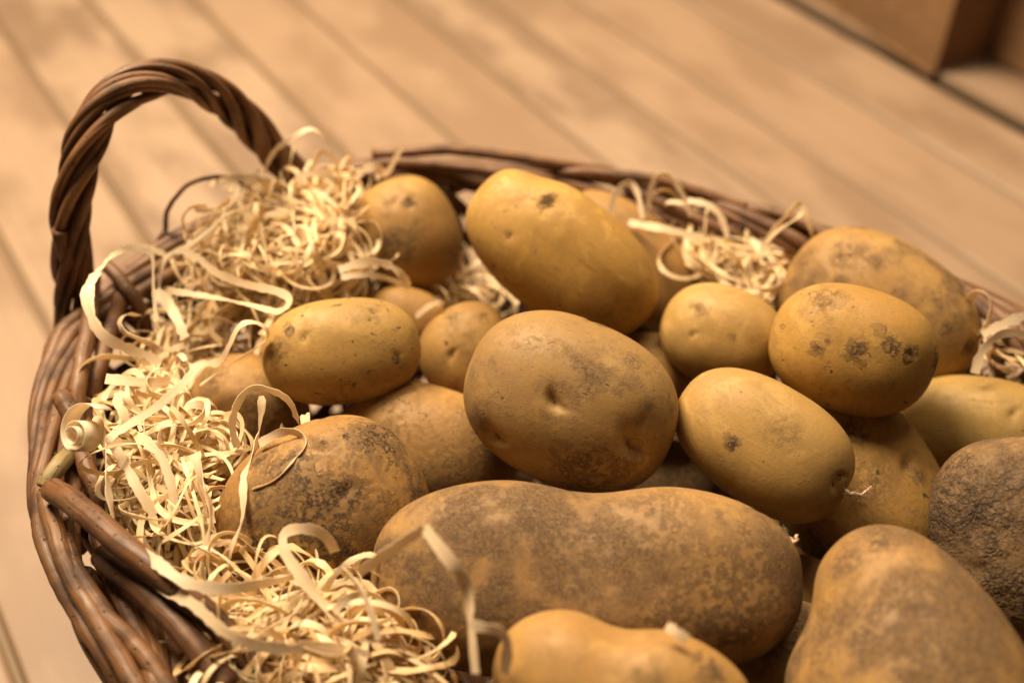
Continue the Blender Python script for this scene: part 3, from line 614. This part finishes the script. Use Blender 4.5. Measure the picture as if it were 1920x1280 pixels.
# ------------------------------------------------------------------ wood wool: the tangled mass, then the shavings one can tell apart
def inside_poly(p, poly):
    x, y = p; c = False; j = len(poly) - 1
    for i in range(len(poly)):
        if (poly[i][1] > y) != (poly[j][1] > y) and x < (poly[j][0] - poly[i][0]) * (y - poly[i][1]) / (poly[j][1] - poly[i][1]) + poly[i][0]: c = not c
        j = i
    return c
def push_out(P, m=0.0015):
    for cen, E, S in OBST:
        q = (P - cen) @ E.T; rr = np.linalg.norm(q / (S + m), axis=1); ins = rr < 1
        if ins.any(): P[ins] = cen + (q[ins] / rr[ins, None]) @ E
    return P
HALF = np.array(POT['straw'][0].matrix_world.translation) + [0.004, -0.004, 0]
RIM_IN = [tuple(q) for q in (RC + nin * 0.004)[::12]]
def wool(px_poly, n, zlo, zhi, seed, label, lens=(0.06, 0.18), wid=(0.0016, 0.0042), curl=1.0, top=None):
    rng = random.Random(seed); zc = (zlo + zhi) / 2
    poly = [at(u, v, zc)[:2] for u, v in px_poly]; poly = [(float(a), float(b)) for a, b in poly]
    xs = [p[0] for p in poly]; ys = [p[1] for p in poly]; cx, cy = sum(xs) / len(xs), sum(ys) / len(ys)
    mb = MB(); made = 0
    tries = 0
    while made < n and tries < 6 * n:
        tries += 1
        p = (rng.uniform(min(xs), max(xs)), rng.uniform(min(ys), max(ys)))
        if not inside_poly(p, poly): continue
        zt = zhi if top is None else top(*p)
        x = np.array([p[0], p[1], zlo + (zt - zlo) * rng.random() ** 0.6])
        yaw = rng.uniform(0, 6.28); pit = rng.uniform(-.5, .5)
        h = np.array([math.cos(yaw) * math.cos(pit), math.sin(yaw) * math.cos(pit), math.sin(pit)])
        L = rng.uniform(*lens); stp = 0.0028; N = int(L / stp); P = [x.copy()]
        def kk(): return rng.choice([0.5, 2, 5, 10, 20, 36]) * curl * rng.uniform(.6, 1.3) * rng.choice([-1, 1])
        k = kk(); tau = rng.gauss(0, 14)
        W = np.cross(h, [rng.gauss(0, .5), rng.gauss(0, .5), 1.0]); W /= np.linalg.norm(W); Ws = [W.copy()]
        for i in range(N):                      # a shaving bends about its own width and twists along its length
            if rng.random() < .05: k = kk(); tau = rng.gauss(0, 18)
            hk = k * 12 if rng.random() < .012 else k                       # now and then a sharp crease
            h = h + np.cross(W, h) * max(-0.9, min(0.9, hk * stp))
            W = W + np.cross(h, W) * tau * stp
            zt = zhi if top is None else top(x[0], x[1])
            if x[2] > zt: h[2] -= 0.25
            if x[2] < zlo: h[2] += 0.25
            if not inside_poly((x[0], x[1]), poly): h[:2] += np.array([cx - x[0], cy - x[1]]) / (math.hypot(cx - x[0], cy - x[1]) + 1e-6) * 0.24
            h /= np.linalg.norm(h); W = W - h * np.dot(W, h); W /= np.linalg.norm(W); x = x + h * stp; P.append(x.copy()); Ws.append(W.copy())
        P = np.array(P); P0 = P.copy(); P = push_out(P)
        if (np.abs(P - P0).sum(1) > 1e-6).mean() > 0.12: continue       # would lie inside a potato
        P[1:-1] = (P[:-2] + 2 * P[1:-1] + P[2:]) / 4
        out_ = [i for i in range(0, len(P), 3) if not inside_poly(P[i, :2], RIM_IN)]
        if out_: P = P[:max(0, out_[0] - 2)]; Ws = Ws[:len(P)]              # none strays over the border
        if len(P) < 8 or (np.hypot(P[:, 0] - HALF[0], P[:, 1] - HALF[1]) < 0.027).mean() > 0.10: continue   # leaves the half buried potato showing
        wd = 0.86 * rng.uniform(*wid) * (0.35 if rng.random() < 0.15 else 1.0)
        mb.ribbon(P, wd, 0.00025, 0, rng.random() ** 0.6, cup=rng.uniform(-.12, .12), Wx=np.array(Ws), rng=rng)
        made += 1
    o = mb.build('wood_wool', M_WOOL); return tag(o, label, 'wood wool', None, 'stuff')
LEFT = [(420, 440), (505, 360), (640, 315), (690, 350), (660, 420), (680, 530), (580, 580), (495, 640), (395, 690), (372, 800), (455, 900), (445, 1060), (560, 1120), (690, 1170), (800, 1290), (520, 1290), (400, 1150), (310, 1040), (265, 960), (262, 800), (310, 700), (385, 560)]
wool(LEFT, 360, .130, .198, 2, 'tangled pale wood wool filling the left side of the basket')
wool([(420, 455), (500, 395), (630, 345), (668, 400), (655, 520), (560, 570), (440, 560), (400, 510)], 260, .165, .217, 12, 'golden mound of wood wool below the basket handle', wid=(.0014, .0036), curl=1.2)
wool([(265, 800), (320, 750), (365, 830), (430, 940), (420, 1060), (330, 1020), (270, 940)], 120, .16, .212, 13, 'loose wood wool curls beside the left rim', wid=(.0016, .0040))
wool([(395, 1130), (540, 1130), (630, 1185), (720, 1235), (810, 1330), (500, 1330)], 340, .15, .210, 14, 'blurred wood wool in the lower left foreground', wid=(.0016, .0040))
wool([(1140, 395), (1240, 388), (1330, 420), (1475, 475), (1462, 540), (1430, 605), (1330, 555), (1240, 475)], 270, .13, .189, 3, 'pale wood wool between the potatoes and the back rim', wid=(.0014, .0036))
wool([(1835, 640), (1915, 610), (2000, 670), (1980, 770), (1870, 730)], 110, .15, .192, 4, 'pale wood wool at the right edge of the basket', wid=(.0018, .0042))
wool([(790, 560), (850, 500), (920, 540), (900, 600), (830, 610)], 26, .13, .168, 6, 'wood wool in the dark gap behind the small potato', wid=(.0015, .0035))
wool([(560, 700), (1400, 560), (1800, 700), (1900, 1280), (700, 1280)], 110, .02, .055, 9, 'wood wool lining the basket under the potatoes')

def shaving(pts, width, label, twist=0.0, roll=0.0, tint=0.7, n=None, cup=0.03, frame_up=None, mat=None):
    P = [at(*p) for p in pts]; L = sum(np.linalg.norm(b - a) for a, b in zip(P, P[1:])); n = n or max(14, int(L / 0.0022))
    P = push_out(catmull(P, n), 0.0035)
    for _ in range(3): P[1:-1] = (P[:-2] + 2 * P[1:-1] + P[2:]) / 4
    mb = MB(); rg = random.Random(int(pts[0][0] * 7 + pts[0][1]))
    mb.ribbon(P, width * 0.86, 0.0003, twist, tint, roll, frame_up, cup, rng=rg)
    o = mb.build('wood_shaving', mat or M_SHAVE, origin=P[len(P) // 2])
    return tag(o, label, 'wood shaving', 'loose curls of wood wool')
SH = [
 ([(310, 478, .212), (270, 464, .222), (228, 470, .232), (188, 503, .240), (164, 545, .240), (168, 585, .236), (186, 622, .230), (218, 645, .224), (262, 660, .216), (302, 680, .208)], .0056, 'broad shaving looping out over the left rim below the handle', [0, .2, 1.0, .3, .6, .2]),
 ([(258, 469, .226), (280, 470, .228), (287, 486, .228), (287, 530, .224), (293, 602, .214)], .0036, 'bright bent strip hanging straight down beside the loop', [0, .5, .2]),
 ([(444, 352, .238), (438, 378, .234), (400, 425, .226), (352, 462, .220), (312, 480, .214), (300, 520, .208), (298, 545, .204)], .0042, 'bright straight shaving rising towards the thin loose rod', [0, .4, .1, .5]),
 ([(330, 470, .220), (365, 478, .221), (400, 508, .220), (450, 530, .222), (520, 546, .226), (546, 562, .226), (530, 586, .222), (470, 572, .218), (400, 558, .214), (312, 544, .210)], .0044, 'hairpin shaving folded back above the speckled potato', [0, .5, .2, 1.0, .2]),
 ([(355, 690, .206), (392, 680, .208), (412, 680, .212), (424, 660, .222), (437, 634, .230), (448, 610, .235), (472, 602, .236), (496, 612, .232), (506, 630, .226), (488, 646, .220), (455, 668, .213), (420, 690, .208), (375, 722, .202)], .0048, 'curl of shaving touching the left end of the speckled potato', [0, .3, .1, .9, .5]),
 ([(445, 838, .214), (434, 800, .222), (440, 768, .228), (456, 738, .233), (472, 726, .236), (495, 728, .236), (525, 738, .232), (548, 758, .226), (556, 786, .220), (564, 812, .214)], .0040, 'bright arched shaving standing over the scratched potato', [0, .6, .2, .5, .9]),
 ([(490, 742, .230), (492, 765, .227), (487, 790, .222), (486, 815, .218), (474, 850, .220), (457, 892, .222), (457, 945, .222), (452, 985, .220), (432, 1030, .212), (414, 1062, .202)], .0044, 'long glossy shaving running down the front of the black-patched potato', [0, 1.2, .2, .8, .1]),
 ([(486, 832, .226), (512, 816, .230), (545, 806, .232), (570, 818, .230), (576, 845, .228), (562, 882, .222), (530, 908, .222), (486, 922, .220)], .0042, 'round loop of shaving on the black-patched potato', [0, .8, .3, 1.0]),
 ([(565, 793, .212), (575, 790, .213), (584, 800, .212)], .0052, 'tiny square chip of shaving beside the arched one', 0),
 ([(172, 790, .228), (186, 787, .233), (192, 812, .232), (197, 850, .230), (202, 900, .226), (208, 950, .222), (222, 1000, .214)], .0050, 'pale strip hanging down from the rolled curl at the left rim', [0, .2, .5, 1.0, .4]),
 ([(196, 828, .226), (238, 798, .224), (290, 765, .222), (338, 724, .218), (368, 690, .212)], .0044, 'long straight shaving slanting from the rolled curl up to the right', [.2, .5, .3]),
 ([(198, 710, .224), (238, 714, .222), (288, 718, .218), (320, 712, .212)], .0056, 'flat shaving with a ragged end pointing left at the rim', [0, .2]),
 ([(258, 592, .212), (238, 588, .220), (223, 600, .222), (228, 620, .220), (258, 634, .218), (284, 644, .214), (300, 664, .210)], .0046, 'small hooked shaving in front of the dark bent rods', [0, .2, .9, .2]),
 ([(292, 544, .212), (312, 566, .212), (334, 600, .212), (347, 634, .208)], .0060, 'short broad pale strip slanting below the hanging strip', [0, .2]),
 ([(352, 762, .222), (378, 756, .224), (388, 768, .224), (372, 790, .222), (336, 800, .221), (304, 796, .221), (297, 818, .219), (312, 856, .212)], .0046, 'wavy shaving crossing the scratched potato at its left edge', [0, .9, .2, 1.0]),
 ([(222, 735, .220), (222, 758, .222), (238, 786, .220), (234, 815, .214)], .0050, 'short upright shaving left of the wavy one', [0, .3]),
 ([(300, 690, .216), (282, 700, .220), (272, 720, .220), (284, 740, .218), (316, 748, .214)], .0046, 'small open ring of shaving above the wavy one', [0, .8, .3]),
 ([(215, 838, .222), (236, 872, .222), (258, 915, .220), (290, 965, .214)], .0054, 'wide pale strip slanting down across the left wood wool', [0, .3]),
 ([(262, 820, .224), (300, 852, .224), (320, 905, .220), (330, 960, .212)], .0050, 'broad shaving draped down the middle of the left wood wool', [.1, .3, .1]),
 ([(365, 850, .228), (380, 905, .226), (396, 950, .224), (390, 1010, .216), (376, 1050, .208)], .0052, 'folded shaving hanging left of the black-patched potato', [0, 1.2, .2]),
 ([(628, 1034, .222), (612, 1004, .230), (580, 990, .234), (545, 992, .234), (528, 1000, .232), (536, 1040, .230), (560, 1072, .228), (592, 1118, .222), (650, 1172, .214)], .0050, 'forked-looking shaving bending over the lower front of the black-patched potato', [0, .3, .9, .2, .1]),
 ([(250, 1026, .226), (292, 1052, .230), (345, 1090, .230), (420, 1104, .228), (486, 1094, .226), (556, 1080, .222)], .0052, 'long bright shaving lying along the inside of the lower left rim', [.2, 0, .3, .9]),
 ([(672, 1072, .236), (712, 1046, .246), (752, 1018, .256), (796, 988, .264)], .0048, 'dull strip leaning up against the left end of the long potato', [.6, .8]),
 ([(796, 988, .264), (824, 1026, .262), (856, 1066, .258), (876, 1092, .252), (880, 1140, .246), (886, 1200, .242), (892, 1262, .236)], .0050, 'bright bent shaving standing over the long potato', [.2, .1, .9, .8]),
 ([(644, 1066, .236), (672, 1098, .238), (694, 1140, .238), (710, 1200, .232)], .0036, 'short bright upright shaving left of the long potato', [.9, .3]),
 ([(626, 1146, .226), (650, 1122, .230), (676, 1112, .228)], .0038, 'short twisted shaving in the dark gap by the long potato', [0, .8]),
 ([(880, 1170, .250), (915, 1178, .254), (942, 1180, .252), (952, 1206, .248), (946, 1262, .238)], .0036, 'bent shaving at the bottom between the long and the front potato', [.4, .8]),
 ([(1250, 1172, .250), (1268, 1184, .250), (1288, 1198, .249)], .0042, 'small pale chip lying on the front potato', [.1, .3]),
 ([(300, 1100, .222), (360, 1130, .226), (430, 1190, .228), (520, 1215, .226), (600, 1212, .222), (690, 1230, .214)], .0050, 'blurred bright shaving along the bottom left corner', [0, .4, .1]),
 ([(500, 350, .214), (498, 315, .232), (518, 280, .246), (556, 254, .254), (582, 240, .256), (604, 254, .250), (624, 290, .236), (640, 346, .210)], .0034, 'tall thin arch of shaving in front of the right foot of the handle', [0, 1.0, .2, .9]),
 ([(536, 378, .206), (548, 345, .218), (578, 326, .226), (612, 326, .228), (640, 350, .222), (660, 392, .208)], .0048, 'bright kinked arch of shaving at the foot of the handle', [0, .2, .4]),
 ([(712, 346, .212), (732, 316, .224), (752, 278, .236)], .0042, 'straight shaving sticking up behind the small blotched potato', [.4, .6]),
 ([(652, 356, .210), (682, 318, .222), (708, 312, .224), (722, 328, .214)], .0048, 'pale hooked shaving lying on the back rim', [.1, .5]),
 ([(636, 506, .214), (684, 490, .218), (728, 496, .218), (754, 516, .214), (766, 536, .206)], .0044, 'pale shaving curving under the small blotched potato', [.2, .6, .2]),
 ([(640, 520, .212), (690, 514, .212), (735, 526, .208), (768, 540, .202)], .0034, 'thin strand just below the pale curve under the blotched potato', [.2, .9]),
 ([(395, 345, .224), (420, 338, .232), (470, 332, .236), (498, 345, .230), (508, 372, .216)], .0042, 'blurred shaving arching behind the golden mound', [.3, .7]),
 ([(1816, 566, .202), (1826, 548, .210), (1846, 546, .214), (1860, 560, .212), (1858, 588, .206), (1846, 622, .198)], .0044, 'curled hook of shaving against the right part of the back rim', [0, .3, .8]),
 ([(1842, 628, .200), (1880, 608, .206), (1924, 590, .210)], .0050, 'straight shaving leaving the photo at the right edge', [.2, .4]),
 ([(1828, 700, .196), (1840, 660, .204), (1866, 630, .210), (1900, 622, .212), (1930, 634, .208)], .0046, 'wide arc of shaving above the greenish potato', [0, .4, .2]),
 ([(1180, 418, .196), (1240, 428, .202), (1316, 446, .200)], .0046, 'bright straight strip lying across the wood wool at the back', [.2, .3]),
 ([(1212, 400, .196), (1222, 350, .210), (1240, 322, .216), (1262, 336, .214), (1284, 372, .206), (1298, 405, .198)], .0040, 'thin arch of shaving in front of the back rim', [0, .8, .3]),
 ([(1140, 420, .196), (1152, 366, .208), (1180, 340, .212), (1196, 362, .208), (1205, 410, .198)], .0036, 'narrow arch of shaving right of the bright yellow potato', [.3, .9]),
 ([(1290, 376, .206), (1330, 384, .208), (1354, 410, .204), (1364, 446, .196)], .0040, 'shaving drooping over the inside of the back rim', [.2, .7]),
 ([(1430, 470, .196), (1452, 430, .206), (1480, 400, .212), (1500, 378, .214), (1512, 410, .208), (1528, 450, .198)], .0040, 'pale shaving rising at the left of the large freckled potato', [0, .9, .2]),
 ([(780, 594, .188), (806, 572, .196), (828, 566, .198), (836, 578, .194), (824, 596, .188)], .0040, 'small bent shaving in the gap behind the small round potato', [0, .6]),
]
for i, (pts, wd, lab, tw) in enumerate(SH):
    shaving(pts, wd, lab, np.array(tw, float) * 1.5 if isinstance(tw, list) else tw, tint=[.75, .9, .85, .5, .6, .95, .7, .55][i % 8])

def rolled_curl():                              # the tight roll on the left rim, with its loose outer turn
    c = at(146, 814, .236); ax = np.array([-0.45, -0.55, 0.62]); ax /= np.linalg.norm(ax)
    e1 = np.cross(ax, [0, 0, 1]); e1 /= np.linalg.norm(e1); e2 = np.cross(e1, ax)
    n = 110; a = np.linspace(0, 2 * np.pi * 2.3, n); r = 0.0026 + 0.0054 * np.linspace(0, 1, n) ** .9
    r[-34:] += np.linspace(0, 1, 34) ** 1.5 * 0.0065
    P = c + r[:, None] * (np.cos(a)[:, None] * e1 + np.sin(a)[:, None] * e2) + ax * (np.linspace(0.0, -0.004, n))[:, None]
    mb = MB(); W = 0.0085
    T = np.gradient(P, axis=0); T /= np.linalg.norm(T, axis=1)[:, None]
    D = np.cross(T, ax); V = []; 
    for s_, t_ in ((-.5, .00016), (.5, .00016), (.5, -.00016), (-.5, -.00016)): V.append(P + ax * (W * s_) + D * t_)
    V = np.stack(V, 1).reshape(-1, 3); F = [(i * 4 + j, i * 4 + (j + 1) % 4, (i + 1) * 4 + (j + 1) % 4, (i + 1) * 4 + j) for i in range(n - 1) for j in range(4)]
    F += [(3, 2, 1, 0), tuple((n - 1) * 4 + j for j in range(4))]
    UV = np.stack([np.repeat(np.arange(n) * .001, 4), np.tile([-.004, .004, .004, -.004], n)], 1)
    mb.add(V, F, UV, .9); o = mb.build('wood_shaving', M_SHAVE, origin=c)
    tag(o, 'tightly rolled pale curl of shaving sitting on the left rim', 'wood shaving', 'loose curls of wood wool')
rolled_curl()
